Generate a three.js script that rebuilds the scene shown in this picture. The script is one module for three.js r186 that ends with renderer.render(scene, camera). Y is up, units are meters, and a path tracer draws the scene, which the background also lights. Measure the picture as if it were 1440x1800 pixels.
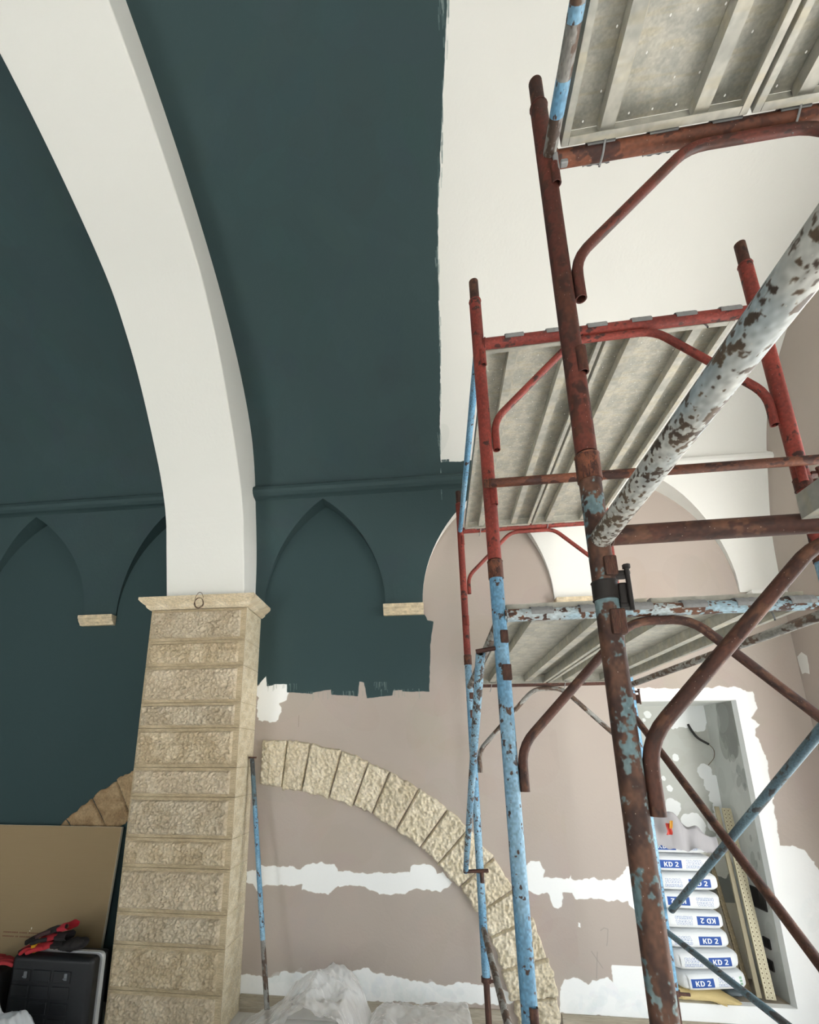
import * as THREE from 'three';
import { RoundedBoxGeometry } from 'three/addons/geometries/RoundedBoxGeometry.js';
import { mergeGeometries, mergeVertices } from 'three/addons/utils/BufferGeometryUtils.js';

// ------------------------------------------------------------------ camera, sky, sun, exposure
const scene = new THREE.Scene();
const W = 1440, H = 1800, FOCAL = 850, PX = 635, PY = 1099;         // an ultra-wide view, cropped off its centre
const FULL_W = 1638, FULL_H = 2200;
const camera = new THREE.PerspectiveCamera(2 * Math.atan(FULL_H / 2 / FOCAL) * 180 / Math.PI, FULL_W / FULL_H, 0.05, 60);
camera.position.set(0, 1.76, 3.9);
camera.rotation.order = 'YXZ';
camera.rotation.set(15 * Math.PI / 180, 7.15 * Math.PI / 180, 0);
camera.setViewOffset(FULL_W, FULL_H, FULL_W / 2 - PX, FULL_H / 2 - PY, W, H);
scene.add(camera);

scene.background = new THREE.Color(0.93, 0.98, 1.0);
scene.backgroundIntensity = 7;
const sun = new THREE.DirectionalLight(0xfffaf4, 80);
sun.position.set(0.6, 9, 12.5); sun.target.position.set(0.6, 0, 5.6);
sun.castShadow = true; sun.shadow.mapSize.set(2048, 2048);
Object.assign(sun.shadow.camera, { left: -9, right: 9, top: 9, bottom: -9, near: 0.5, far: 30 });
scene.add(sun, sun.target);

const renderer = new THREE.WebGLRenderer({ antialias: true });
renderer.setSize(W, H);
renderer.toneMapping = THREE.LinearToneMapping;
renderer.toneMappingExposure = 0.72;
renderer.shadowMap.enabled = true;

// ------------------------------------------------------------------ helpers
const V = (x, y, z) => new THREE.Vector3(x, y, z);
let seedState = 12345;
const rnd = () => { seedState = (seedState * 1664525 + 1013904223) >>> 0; return seedState / 4294967296; };
const reseed = (s) => { seedState = (s * 2654435761 + 77) >>> 0; rnd(); rnd(); };
const clamp = (v, a = 0, b = 1) => Math.min(b, Math.max(a, v));
const lerp = (a, b, t) => a + (b - a) * t;
const smooth = (a, b, v) => { const t = clamp((v - a) / (b - a)); return t * t * (3 - 2 * t); };
function hash(x, y, s) {
  let h = Math.imul(x | 0, 374761393) ^ Math.imul(y | 0, 668265263) ^ Math.imul(s | 0, 1442695041);
  h = Math.imul(h ^ (h >>> 13), 1274126177); h ^= h >>> 16;
  return (h >>> 0) / 4294967296;
}
function vnoise(x, y, s, px = 0, py = 0) {                            // value noise; px, py: period in cells, 0 for none
  const xi = Math.floor(x), yi = Math.floor(y), fx = x - xi, fy = y - yi;
  const m = (v, p) => p ? ((v % p) + p) % p : v;
  const u = fx * fx * (3 - 2 * fx), v = fy * fy * (3 - 2 * fy);
  const a = hash(m(xi, px), m(yi, py), s), b = hash(m(xi + 1, px), m(yi, py), s), c = hash(m(xi, px), m(yi + 1, py), s), d = hash(m(xi + 1, px), m(yi + 1, py), s);
  return lerp(lerp(a, b, u), lerp(c, d, u), v);
}
function fbm(x, y, s, oct = 4, px = 0, py = 0) {
  let v = 0, a = 0.5, t = 0;
  for (let i = 0; i < oct; i++) { v += a * vnoise(x, y, s + i * 17, px, py); t += a; a *= 0.5; x *= 2; y *= 2; px *= 2; py *= 2; }
  return v / t;
}
const mix3 = (a, b, t) => [lerp(a[0], b[0], t), lerp(a[1], b[1], t), lerp(a[2], b[2], t)];
function dataTexture(w, h, fn, srgb) {
  const d = new Uint8Array(w * h * 4);
  for (let j = 0; j < h; j++) for (let i = 0; i < w; i++) {
    const c = fn(i / w, j / h), k = (j * w + i) * 4;
    for (let q = 0; q < 3; q++) d[k + q] = clamp(Array.isArray(c) ? c[q] : c * 255, 0, 255);
    d[k + 3] = 255;
  }
  const t = new THREE.DataTexture(d, w, h);
  t.wrapS = t.wrapT = THREE.RepeatWrapping; t.magFilter = THREE.LinearFilter; t.minFilter = THREE.LinearFilter;
  if (srgb) t.colorSpace = THREE.SRGBColorSpace;
  t.needsUpdate = true;
  return t;
}
function canvasTexture(w, h, draw, repeat = false) {
  const c = document.createElement('canvas'); c.width = w; c.height = h;
  draw(c.getContext('2d'), w, h);
  const t = new THREE.CanvasTexture(c); t.colorSpace = THREE.SRGBColorSpace;
  t.magFilter = THREE.LinearFilter;
  t.wrapS = t.wrapT = repeat ? THREE.RepeatWrapping : THREE.ClampToEdgeWrapping;
  return t;
}
const std = (color, roughness = 0.85, extra = {}) => new THREE.MeshStandardMaterial({ color, roughness, metalness: 0, side: THREE.DoubleSide, ...extra });
const taken = {};
function numbered(n) {
  const base = n.replace(/_\d{3}$/, ''), k = taken[base] = (taken[base] ?? -1) + 1;
  return k ? base + '_' + String(k).padStart(3, '0') : base;
}
function mesh(name, geometry, material, parent) {
  const m = new THREE.Mesh(geometry, material);
  m.castShadow = m.receiveShadow = true;
  m.name = parent && parent !== scene ? name : numbered(name);
  (parent || scene).add(m);
  return m;
}
function tag(o, label, category, group) {
  o.userData = { label, category };
  if (group) o.userData.group = group;
  return o;
}
function thing(name, label, category, [x, y, z] = [0, 0, 0], turn = 0, group) {
  const o = new THREE.Group(); o.name = numbered(name); scene.add(o);
  o.position.set(x, y, z); o.rotation.y = turn;
  return tag(o, label, category, group);
}
function struct(o) { o.userData.kind = 'structure'; return o; }
function copyOf(o, [x, y, z], turn, label) {
  const c = o.clone(); c.name = numbered(o.name); scene.add(c);
  c.position.set(x, y, z); c.rotation.y = turn; c.userData = { ...o.userData, label };
  return c;
}
const box = (w, h, d, x = 0, y = 0, z = 0) => new THREE.BoxGeometry(w, h, d).translate(x, y, z);
const rbox = (w, h, d, r, x = 0, y = 0, z = 0, seg = 2) => new RoundedBoxGeometry(w, h, d, seg, r).translate(x, y, z);
function slab(x0, x1, y0, y1, z0, z1) { return box(x1 - x0, y1 - y0, z1 - z0, (x0 + x1) / 2, (y0 + y1) / 2, (z0 + z1) / 2); }
function merge(list) { return mergeGeometries(list.map((g) => g.index ? g.toNonIndexed() : g)); }
// a grid surface: f(i, j) -> { p: [x, y, z], uv: [u, v] }
function gridSurface(nu, nv, f) {
  const pos = [], uv = [], idx = [];
  for (let j = 0; j <= nv; j++) for (let i = 0; i <= nu; i++) {
    const q = f(i / nu, j / nv, i, j); pos.push(...q.p); uv.push(...(q.uv || [i / nu, j / nv]));
  }
  for (let j = 0; j < nv; j++) for (let i = 0; i < nu; i++) {
    const a = j * (nu + 1) + i, b = a + 1, c = a + nu + 1, d = c + 1; idx.push(a, b, d, a, d, c);
  }
  const g = new THREE.BufferGeometry();
  g.setAttribute('position', new THREE.Float32BufferAttribute(pos, 3));
  g.setAttribute('uv', new THREE.Float32BufferAttribute(uv, 2));
  g.setIndex(idx); g.computeVertexNormals();
  return g;
}
// a tube through corner points, each corner bent with radius-like length b; texture runs 1.2 m along, once round
function bent(points, r, b = 0.06, sides = 14) {
  const P = points.map((p) => V(...p)), path = new THREE.CurvePath();
  let at = P[0];
  for (let i = 1; i < P.length; i++) {
    if (i === P.length - 1) { path.add(new THREE.LineCurve3(at, P[i])); break; }
    const d0 = P[i - 1].clone().sub(P[i]), d1 = P[i + 1].clone().sub(P[i]);
    const k = Math.min(b, d0.length() * 0.45, d1.length() * 0.45);
    const a0 = P[i].clone().addScaledVector(d0.normalize(), k), a1 = P[i].clone().addScaledVector(d1.normalize(), k);
    path.add(new THREE.LineCurve3(at, a0)); path.add(new THREE.QuadraticBezierCurve3(a0, P[i], a1)); at = a1;
  }
  const L = path.getLength(), n = P.length === 2 ? 6 : Math.max(24, Math.round(L / 0.025));
  const g = new THREE.TubeGeometry(path, n, r, sides, false), uv = g.attributes.uv, off = rnd();
  for (let i = 0; i < uv.count; i++) uv.setXY(i, uv.getX(i) * L / 1.2 + off, uv.getY(i));
  return g;
}
// a tube with a wall: outer and inner skins joined by rings at both ends
function pipe(points, r, b = 0.06, wall = 0.003) {
  const outer = bent(points, r, b);
  const inner = bent(points, r - wall, b, 10);
  const list = [outer, inner];
  for (const [p, q] of [[points[0], points[1]], [points[points.length - 1], points[points.length - 2]]]) {
    const d = V(...p).sub(V(...q)).normalize();
    const g = new THREE.RingGeometry(r - wall, r, 14, 1); g.applyQuaternion(new THREE.Quaternion().setFromUnitVectors(V(0, 0, 1), d)); g.translate(...p);
    list.push(g);
  }
  return merge(list);
}

// ------------------------------------------------------------------ materials
const plasterBump = dataTexture(512, 512, (u, v) => 0.55 * fbm(u * 8, v * 8, 3, 4, 8, 8) + 0.45 * fbm(u * 64, v * 64, 9, 3, 64, 64));
const plasterBumpWall = plasterBump.clone(); plasterBumpWall.repeat.set(7 / 0.9, 4.3 / 0.9); plasterBumpWall.needsUpdate = true;
const plasterBumpVault = plasterBump.clone(); plasterBumpVault.repeat.set(7 / 0.9, 6 / 0.9); plasterBumpVault.needsUpdate = true;
const WHITE = '#edeeea', TEAL = '#31474a', BEIGE = '#b5aaa1', PATCH = '#fafcfc';
const whitePaint = std(WHITE, 0.9, { bumpMap: plasterBump, bumpScale: 0.0015 });
const tealPaint = std(TEAL, 0.78, { bumpMap: plasterBump, bumpScale: 0.0015 });
const beigePaint = std(BEIGE, 0.9, { bumpMap: plasterBump, bumpScale: 0.0012 });

// worn painted steel: the texture is 1.2 m along and once round the tube
function wornSteel(paints, rusts, amount, seed, rough = 0.62, grain = 1, fq = 1) {
  const hgt = (u, v) => {
    const p = Math.round(16 * fq), q = Math.round(3 * fq), a = fbm(u * p, v * q, seed, 5, p, q), b = fbm(u * p * 4, v * q * 3, seed + 5, 3, p * 4, q * 3), k = 0.34 * grain;
    return a * (1 - k) + b * k;
  };
  const map = dataTexture(768, 128, (u, v) => {
    const h = hgt(u, v), tone = fbm(u * 6, v * 2, seed + 31, 3, 6, 2), fine = vnoise(u * 160, v * 28, seed + 7, 160, 28);
    const t = smooth(0.5 - 0.03, 0.5 + 0.03, h + (amount - 0.5));
    let p = mix3(paints[0], paints[1], smooth(0.35, 0.65, tone));
    let r = mix3(rusts[0], rusts[1], smooth(0.3, 0.7, fbm(u * 30, v * 6, seed + 57, 3, 30, 6)));
    let c = mix3(p, r, t);
    const k = 0.88 + 0.24 * fine;
    if (hash(Math.floor(u * 768), Math.floor(v * 128), seed) > 0.9988) return [205, 200, 190];
    return [c[0] * k, c[1] * k, c[2] * k];
  }, true);
  const bump = dataTexture(768, 128, (u, v) => { const h = hgt(u, v), t = smooth(0.47, 0.53, h + (amount - 0.5)); return 0.75 - 0.35 * t + 0.3 * t * vnoise(u * 120, v * 20, seed + 3, 120, 20); });
  return new THREE.MeshStandardMaterial({ map, bumpMap: bump, bumpScale: 0.0012, roughness: rough, metalness: 0, side: THREE.DoubleSide });
}
const RUST = [[70, 38, 26], [112, 66, 40]], DARK = [[58, 32, 26], [82, 46, 34]];
const M = {
  red: wornSteel([[140, 58, 48], [120, 48, 40]], [[78, 38, 32], [60, 34, 30]], 0.36, 11),
  redDark: wornSteel([[98, 48, 38], [80, 40, 32]], DARK, 0.5, 23),
  brown: wornSteel([[82, 49, 38], [67, 40, 32]], [[56, 35, 29], [98, 66, 50]], 0.5, 37, 0.7),
  rustBar: wornSteel([[122, 72, 50], [98, 58, 42]], DARK, 0.48, 41),
  blue: wornSteel([[100, 148, 180], [134, 172, 196]], [[56, 42, 38], [84, 58, 44]], 0.35, 53, 0.6, 1.4, 1.5),
  bluePale: wornSteel([[178, 190, 194], [150, 178, 192]], [[104, 66, 44], [66, 44, 36]], 0.47, 61, 0.6, 1.3, 1.5),
  patina: wornSteel([[124, 142, 144], [100, 124, 130]], [[62, 41, 34], [98, 68, 53]], 0.57, 79, 0.7, 1.2, 1.4),
  whiteRust: wornSteel([[192, 192, 186], [160, 174, 180]], [[96, 80, 64], [68, 56, 48]], 0.46, 83, 0.55, 1.6, 2.4),
  greyRust: wornSteel([[150, 150, 146], [124, 122, 118]], [[92, 72, 58], [74, 60, 52]], 0.47, 97),
  slate: wornSteel([[110, 138, 150], [88, 112, 124]], [[78, 82, 84], [60, 62, 64]], 0.42, 101),
  slateBlue: wornSteel([[140, 176, 196], [112, 152, 178]], [[84, 70, 62], [70, 62, 58]], 0.42, 107, 0.6, 1.3, 1.6),
  black: std('#1f1a18', 0.6),
};
const galvMap = dataTexture(512, 512, (u, v) => {
  const a = fbm(u * 6, v * 6, 201, 4, 6, 6), b = fbm(u * 40, v * 40, 207, 2, 40, 40), s = fbm(u * 3, v * 24, 211, 3, 3, 24);
  let c = mix3([168, 168, 160], [190, 188, 177], smooth(0.3, 0.7, a)); c = mix3(c, [182, 172, 142], 0.35 * smooth(0.55, 0.75, s));
  const k = 0.92 + 0.16 * b; return [c[0] * k, c[1] * k, c[2] * k];
}, true);
const galv = new THREE.MeshStandardMaterial({ map: galvMap, roughness: 0.5, metalness: 0.15, side: THREE.DoubleSide, bumpMap: galvMap, bumpScale: 0.0008 });
const galvHoles = dataTexture(512, 512, (u, v) => {                     // anti-slip holes: 0.24 m tile
  const gx = u * 4, gy = v * 4, row = Math.floor(gy), fx = ((gx + (row % 2) * 0.5) % 1 + 1) % 1 - 0.5, fy = gy - row - 0.5;
  return Math.hypot(fx * 1.5, fy) < 0.05 && hash(Math.floor(gx + (row % 2) * 0.5) % 4, row, 5) > 0.3 ? 0 : 1;
});
const galvPlate = new THREE.MeshStandardMaterial({ map: galvMap, alphaMap: galvHoles, alphaTest: 0.5, roughness: 0.5, metalness: 0.1, side: THREE.DoubleSide });
const galvDull = std('#8f9192', 0.55, { metalness: 0.1 });
function stoneMaterial(a, b, seed) {
  const map = dataTexture(512, 512, (u, v) => {
    const n = fbm(u * 5, v * 5, seed, 4, 5, 5), f = fbm(u * 50, v * 50, seed + 3, 3, 50, 50), c = mix3(a, b, smooth(0.3, 0.7, n)), k = 0.86 + 0.28 * f;
    return [c[0] * k, c[1] * k, c[2] * k];
  }, true);
  return new THREE.MeshStandardMaterial({ map, bumpMap: map, bumpScale: 0.003, roughness: 0.92, side: THREE.DoubleSide });
}
const stoneRough = [stoneMaterial([192, 178, 154], [206, 193, 170], 301), stoneMaterial([186, 170, 142], [204, 190, 164], 311), stoneMaterial([196, 184, 162], [182, 168, 144], 321)];
const stoneSmooth = stoneMaterial([220, 209, 184], [206, 192, 162], 331);
const stoneMargin = stoneMaterial([190, 175, 147], [174, 158, 130], 337);
const stoneCream = stoneMaterial([226, 214, 190], [212, 196, 166], 341);
const stonePale = stoneMaterial([216, 205, 180], [228, 218, 196], 351);
const stonePaleB = stoneMaterial([208, 196, 170], [220, 209, 186], 355);
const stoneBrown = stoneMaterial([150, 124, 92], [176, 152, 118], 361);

// ------------------------------------------------------------------ the room: x along the back wall, z from it towards the camera
const X0 = -6.6, X1 = 2.765, Z1 = 7.0;
// the profile of the springing and the vault, from the corbels up to the crown: [z, y]
const PROFILE = [[0.012, 2.975], [0.022, 3.1], [0.04, 3.36], [0.076, 3.59], [0.15, 3.9], [0.2, 4.107], [0.278, 4.33], [0.37, 4.5], [0.53, 4.69], [0.74, 4.88], [1.02, 5.07], [1.32, 5.23], [1.95, 5.46], [2.6, 5.59], [3.5, 5.66]];
const profileCurve = new THREE.CatmullRomCurve3(PROFILE.map(([z, y]) => V(0, y, z)), false, 'centripetal');
const PROF = []; { let s = 0, prev = null; for (let i = 0; i <= 160; i++) { const p = profileCurve.getPoint(i / 160); if (prev) s += p.distanceTo(prev); PROF.push({ y: p.y, z: p.z, s }); prev = p; } }
function profAtY(y) { let i = 1; while (i < PROF.length - 1 && PROF[i].y < y) i++; const a = PROF[i - 1], b = PROF[i], t = clamp((y - a.y) / (b.y - a.y || 1)); return { y, z: lerp(a.z, b.z, t), s: lerp(a.s, b.s, t) }; }

// paint on the back wall and on the vault; both canvases are in metres
const TX0 = -4.2, TW = 7.0, WALL_H = 4.3, VAULT_S = 6.0;
function painter(ctx, w, wm, hm) {
  const k = w / wm, X = (x) => (x - TX0) * k, Y = (y) => (hm - y) * k;
  return {
    X, Y, k,
    blob(pts, color, rough = 0.012, seed = 1, alpha = 1) {
      ctx.globalAlpha = alpha; ctx.fillStyle = color; ctx.beginPath();
      const n = pts.length;
      for (let i = 0; i < n; i++) {
        const [x0, y0] = pts[i], [x1, y1] = pts[(i + 1) % n], L = Math.hypot(x1 - x0, y1 - y0), m = Math.max(1, Math.round(L / 0.012)), nx = (y1 - y0) / (L || 1), ny = -(x1 - x0) / (L || 1);
        for (let j = 0; j < m; j++) {
          const t = j / m, d = rough * (fbm(i * 7.3 + t * L * 30, seed * 3.1, seed, 3) - 0.5) * 2;
          const px = X(lerp(x0, x1, t) + nx * d), py = Y(lerp(y0, y1, t) + ny * d);
          i + j ? ctx.lineTo(px, py) : ctx.moveTo(px, py);
        }
      }
      ctx.closePath(); ctx.fill(); ctx.globalAlpha = 1;
    },
    rect(x0, x1, y0, y1, color) { ctx.fillStyle = color; ctx.fillRect(X(x0), Y(y1), (x1 - x0) * k, (y1 - y0) * k); },
    stroke(pts, color, width, alpha = 1) { ctx.globalAlpha = alpha; ctx.strokeStyle = color; ctx.lineWidth = width * k; ctx.lineCap = 'round'; ctx.lineJoin = 'round'; ctx.beginPath(); pts.forEach(([x, y], i) => i ? ctx.lineTo(X(x), Y(y)) : ctx.moveTo(X(x), Y(y))); ctx.stroke(); ctx.globalAlpha = 1; },
    mottle(color, n, x0, x1, y0, y1, size, alpha, seed) { reseed(seed); ctx.fillStyle = color; for (let i = 0; i < n; i++) { ctx.globalAlpha = alpha * rnd(); ctx.beginPath(); ctx.ellipse(X(lerp(x0, x1, rnd())), Y(lerp(y0, y1, rnd())), size * k * (0.3 + rnd()), size * k * (0.2 + 0.5 * rnd()), rnd() * 3, 0, 7); ctx.fill(); } ctx.globalAlpha = 1; },
    brush(x0, x1, y, len, color, n, seed, up = -1) { reseed(seed); for (let i = 0; i < n; i++) { const x = lerp(x0, x1, rnd()), l = len * rnd(); this.stroke([[x, y], [x + (rnd() - 0.5) * 0.01, y + up * l]], color, 0.002 + 0.003 * rnd(), 0.35 + 0.5 * rnd()); } },
  };
}
const wallMap = canvasTexture(2048, 1258, (ctx, w) => {
  const p = painter(ctx, w, TW, WALL_H);
  p.rect(TX0, TX0 + TW, 0, WALL_H, BEIGE);
  p.mottle('#a2958a', 300, -1.4, 2.8, 0, 3.2, 0.25, 0.10, 5); p.mottle('#b7aca2', 300, -1.4, 2.8, 0, 3.2, 0.25, 0.10, 6);
  // dark paint: the whole left bay, and in the right bay down to a brushed lower edge
  p.rect(TX0, -1.6, 0, WALL_H, TEAL);
  p.blob([[-1.366, 2.297], [-1.295, 2.412], [-1.273, 2.321], [-1.113, 2.343], [-1.080, 2.276], [-1.107, 2.195], [-1.160, 2.172], [-1.150, 2.099], [-1.186, 2.017], [-1.351, 2.038]], PATCH, 0.02, 31);
  p.blob([[-1.357, 2.322], [-1.294, 2.399], [-1.279, 2.309], [-1.214, 2.328], [-1.113, 2.326], [-1.107, 2.260], [-0.893, 2.244], [-0.891, 2.254], [-0.737, 2.277], [-0.734, 2.235], [-0.516, 2.219], [-0.504, 2.338], [-0.465, 2.328], [-0.442, 2.202], [-0.235, 2.222], [-0.228, 2.261], [-0.156, 2.262], [-0.155, 2.250], [0.059, 2.247], [0.069, 2.433], [0.081, 2.629], [0.112, 2.825], [0.064, 2.837], [0.055, 2.865], [0.03, 2.9], [0.03, 4.3], [-1.7, 4.3], [-1.7, 2.3]], TEAL, 0.004, 32);
  p.brush(-1.28, -1.02, 2.33, 0.08, '#8f9a94', 16, 128);
  p.brush(-0.95, -0.7, 2.26, 0.08, '#8f9a94', 16, 95);
  p.brush(-0.66, -0.45, 2.26, 0.08, '#8f9a94', 16, 66);
  p.brush(-0.4, -0.28, 2.33, 0.08, '#8f9a94', 16, 40);
  p.brush(-0.33, 0.0, 2.27, 0.08, '#8f9a94', 16, 33);
  p.blob([[-1.371, 0.907], [-1.286, 0.919], [-1.264, 0.947], [-1.010, 0.946], [-0.949, 0.927], [-0.904, 0.962], [-0.798, 0.981], [-0.693, 0.968], [-0.662, 0.928], [-0.455, 0.914], [-0.128, 0.929], [-0.119, 0.975], [-0.032, 0.993], [0.039, 0.973], [0.065, 0.934], [0.108, 0.942], [0.175, 0.866], [0.088, 0.805], [0.046, 0.810], [-0.095, 0.823], [-0.167, 0.784], [-0.368, 0.785], [-0.455, 0.821], [-0.661, 0.822], [-0.734, 0.767], [-0.838, 0.770], [-0.936, 0.787], [-0.930, 0.820], [-1.219, 0.812], [-1.278, 0.770], [-1.312, 0.823], [-1.366, 0.828]], PATCH, 0.015, 33);
  p.blob([[0.652, 0.983], [0.693, 0.996], [0.744, 1.031], [0.803, 1.016], [0.821, 0.971], [0.812, 0.922], [0.983, 0.918], [1.002, 0.939], [1.054, 0.949], [1.070, 0.978], [1.107, 0.966], [1.137, 0.931], [1.211, 0.921], [1.311, 0.918], [1.318, 0.968], [1.364, 0.941], [1.505, 0.997], [1.471, 0.760], [1.349, 0.830], [1.274, 0.823], [1.285, 0.808], [1.221, 0.798], [1.148, 0.812], [0.931, 0.829], [0.917, 0.737], [0.866, 0.731], [0.828, 0.825], [0.759, 0.811], [0.692, 0.837], [0.640, 0.836]], PATCH, 0.015, 34);
  p.blob([[-1.409, 0.223], [-1.276, 0.223], [-1.186, 0.208], [-1.121, 0.218], [-1.071, 0.251], [-0.912, 0.252], [-0.840, 0.268], [-0.712, 0.292], [-0.654, 0.283], [-0.541, 0.288], [-0.471, 0.307], [-0.317, 0.268], [-0.221, 0.255], [-0.098, 0.243], [0.091, 0.229], [0.226, 0.253], [0.331, 0.240], [0.539, 0.216], [0.533, 0.136], [0.338, 0.130], [-1.399, 0.069]], PATCH, 0.018, 35);
  p.blob([[0.855, 0.253], [0.893, 0.298], [0.976, 0.313], [1.037, 0.284], [1.104, 0.309], [1.170, 0.326], [1.207, 0.299], [1.275, 0.274], [1.406, 0.309], [1.375, 0.094], [1.252, 0.102], [0.840, 0.100]], PATCH, 0.018, 36);
  p.blob([[1.443, 2.252], [1.607, 2.249], [1.920, 2.244], [1.966, 2.238], [2.144, 2.240], [2.202, 2.254], [2.319, 2.242], [2.378, 2.212], [2.419, 2.211], [2.430, 2.083], [2.373, 2.021], [2.422, 1.973], [2.380, 1.940], [2.395, 1.836], [2.416, 1.743], [2.413, 1.597], [2.406, 1.454], [2.396, 1.280], [2.389, 1.160], [2.464, 1.162], [2.542, 1.138], [2.575, 1.064], [2.597, 1.015], [2.704, 0.921], [2.511, 0.085], [1.157, 0.006]], PATCH, 0.015, 37);
  p.rect(1.0, 1.51, 0.4, 2.4, BEIGE);
  p.blob([[1.38, 1.0], [1.43, 1.02], [1.47, 0.96], [1.5, 0.9], [1.49, 0.74], [1.42, 0.72], [1.36, 0.78], [1.0, 0.8], [1.0, 0.92], [1.3, 0.92]], PATCH, 0.02, 41);
  p.stroke([[-1.0, 1.98], [-1.0, 2.07]], '#8f8378', 0.004, 0.7);
  p.mottle('#e6ecee', 90, -1.3, 0.3, 0.13, 0.24, 0.05, 0.3, 21); p.mottle('#e6ecee', 50, 0.9, 1.5, 0.13, 0.26, 0.05, 0.3, 22);
  p.mottle('#eef2f2', 60, 2.45, 2.8, 0.2, 0.9, 0.06, 0.3, 23);
  p.stroke([[1.156, 0.602], [1.183, 0.619], [1.206, 0.612], [1.193, 0.535], [1.186, 0.513]], '#8b8580', 0.004, 0.6);
  p.stroke([[1.083, 0.474], [1.145, 0.377]], '#8b8580', 0.004, 0.6);
  p.stroke([[1.120, 0.472], [1.097, 0.316]], '#8b8580', 0.004, 0.6);
  p.blob([[1.017, 0.651], [1.032, 0.640], [1.030, 0.617], [1.014, 0.620]], PATCH, 0.01, 39);
  p.blob([[0.295, 0.648], [0.345, 0.253], [0.306, 0.251]], '#b0a499', 0.01, 40, 0.3);
});
const vaultMap = canvasTexture(2048, 1755, (ctx, w) => {
  const p = painter(ctx, w, TW, VAULT_S), s1 = profAtY(4.17).s, edge = [[0.24, 6.1], [0.24, 4.35], [0.25, 3.9], [0.23, 3.4], [0.21, 2.9], [0.22, 2.4], [0.23, 2.0], [0.22, s1 + 0.03]];
  p.rect(TX0, TX0 + TW, 0, VAULT_S, WHITE);
  p.blob([[TX0 - 0.2, 6.1], ...edge, [0.225, s1 + 0.004], [0.35, s1 - 0.004], [0.52, s1], [0.47, s1 - 0.12], [0.46, s1 - 0.3], [0.43, -0.1], [TX0 - 0.2, -0.1], [TX0 - 0.2, 6.1]], TEAL, 0.006, 8);
  p.rect(TX0, TX0 + 0.1, 0, VAULT_S, TEAL);
  p.brush(0.23, 0.3, s1 + 0.02, 0.05, TEAL, 40, 3, -1);
  reseed(4);
  for (const [x, s] of edge) for (let i = 0; i < 22; i++) { const ss = s + (rnd() - 0.5) * 0.6, xx = x + 0.004 * (rnd() - 0.3); p.stroke([[xx, ss], [xx + 0.002, ss - 0.03 - 0.05 * rnd()]], rnd() > 0.35 ? '#9fb0ad' : TEAL, 0.004 + 0.004 * rnd(), 0.35 * rnd() + 0.15); }
  for (const [x, s] of [[0.19, 2.62], [0.2, 1.36], [0.2, 3.75]]) for (let i = 0; i < 14; i++) { const xx = x + 0.03 * rnd(), ss = s + 0.12 * rnd(); p.stroke([[xx, ss], [xx + 0.006, ss - 0.05]], '#b9c4c0', 0.004, 0.3); }
  p.mottle('#3c5558', 420, TX0 + 0.4, 0.1, 0, 6, 0.22, 0.07, 15); p.mottle('#293d40', 420, TX0 + 0.4, 0.1, 0, 6, 0.22, 0.08, 16);
});
const wallMaterial = new THREE.MeshStandardMaterial({ map: wallMap, bumpMap: plasterBumpWall, bumpScale: 0.0012, roughness: 0.88, side: THREE.DoubleSide });
const vaultMaterial = new THREE.MeshStandardMaterial({ map: vaultMap, bumpMap: plasterBumpVault, bumpScale: 0.0018, roughness: 0.8, side: THREE.DoubleSide });

// back wall with the niche opening
const NX0 = 1.52, NX1 = 2.295, NY0 = 0.205, NY1 = 2.15, ND = 0.43;
{
  const s = new THREE.Shape([[X0, 0], [X1, 0], [X1, WALL_H], [X0, WALL_H]].map(([x, y]) => new THREE.Vector2(x, y)));
  s.holes.push(new THREE.Path([[NX0, NY0], [NX0, NY1], [NX1, NY1], [NX1, NY0]].map(([x, y]) => new THREE.Vector2(x, y))));
  const g = new THREE.ExtrudeGeometry(s, { depth: 0.06, bevelEnabled: false }); g.translate(0, 0, -0.06);
  const pos = g.attributes.position, uv = g.attributes.uv;
  for (let i = 0; i < pos.count; i++) uv.setXY(i, (pos.getX(i) - TX0) / TW, pos.getY(i) / WALL_H);
  struct(mesh('wall_back', g, wallMaterial));
}
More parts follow.
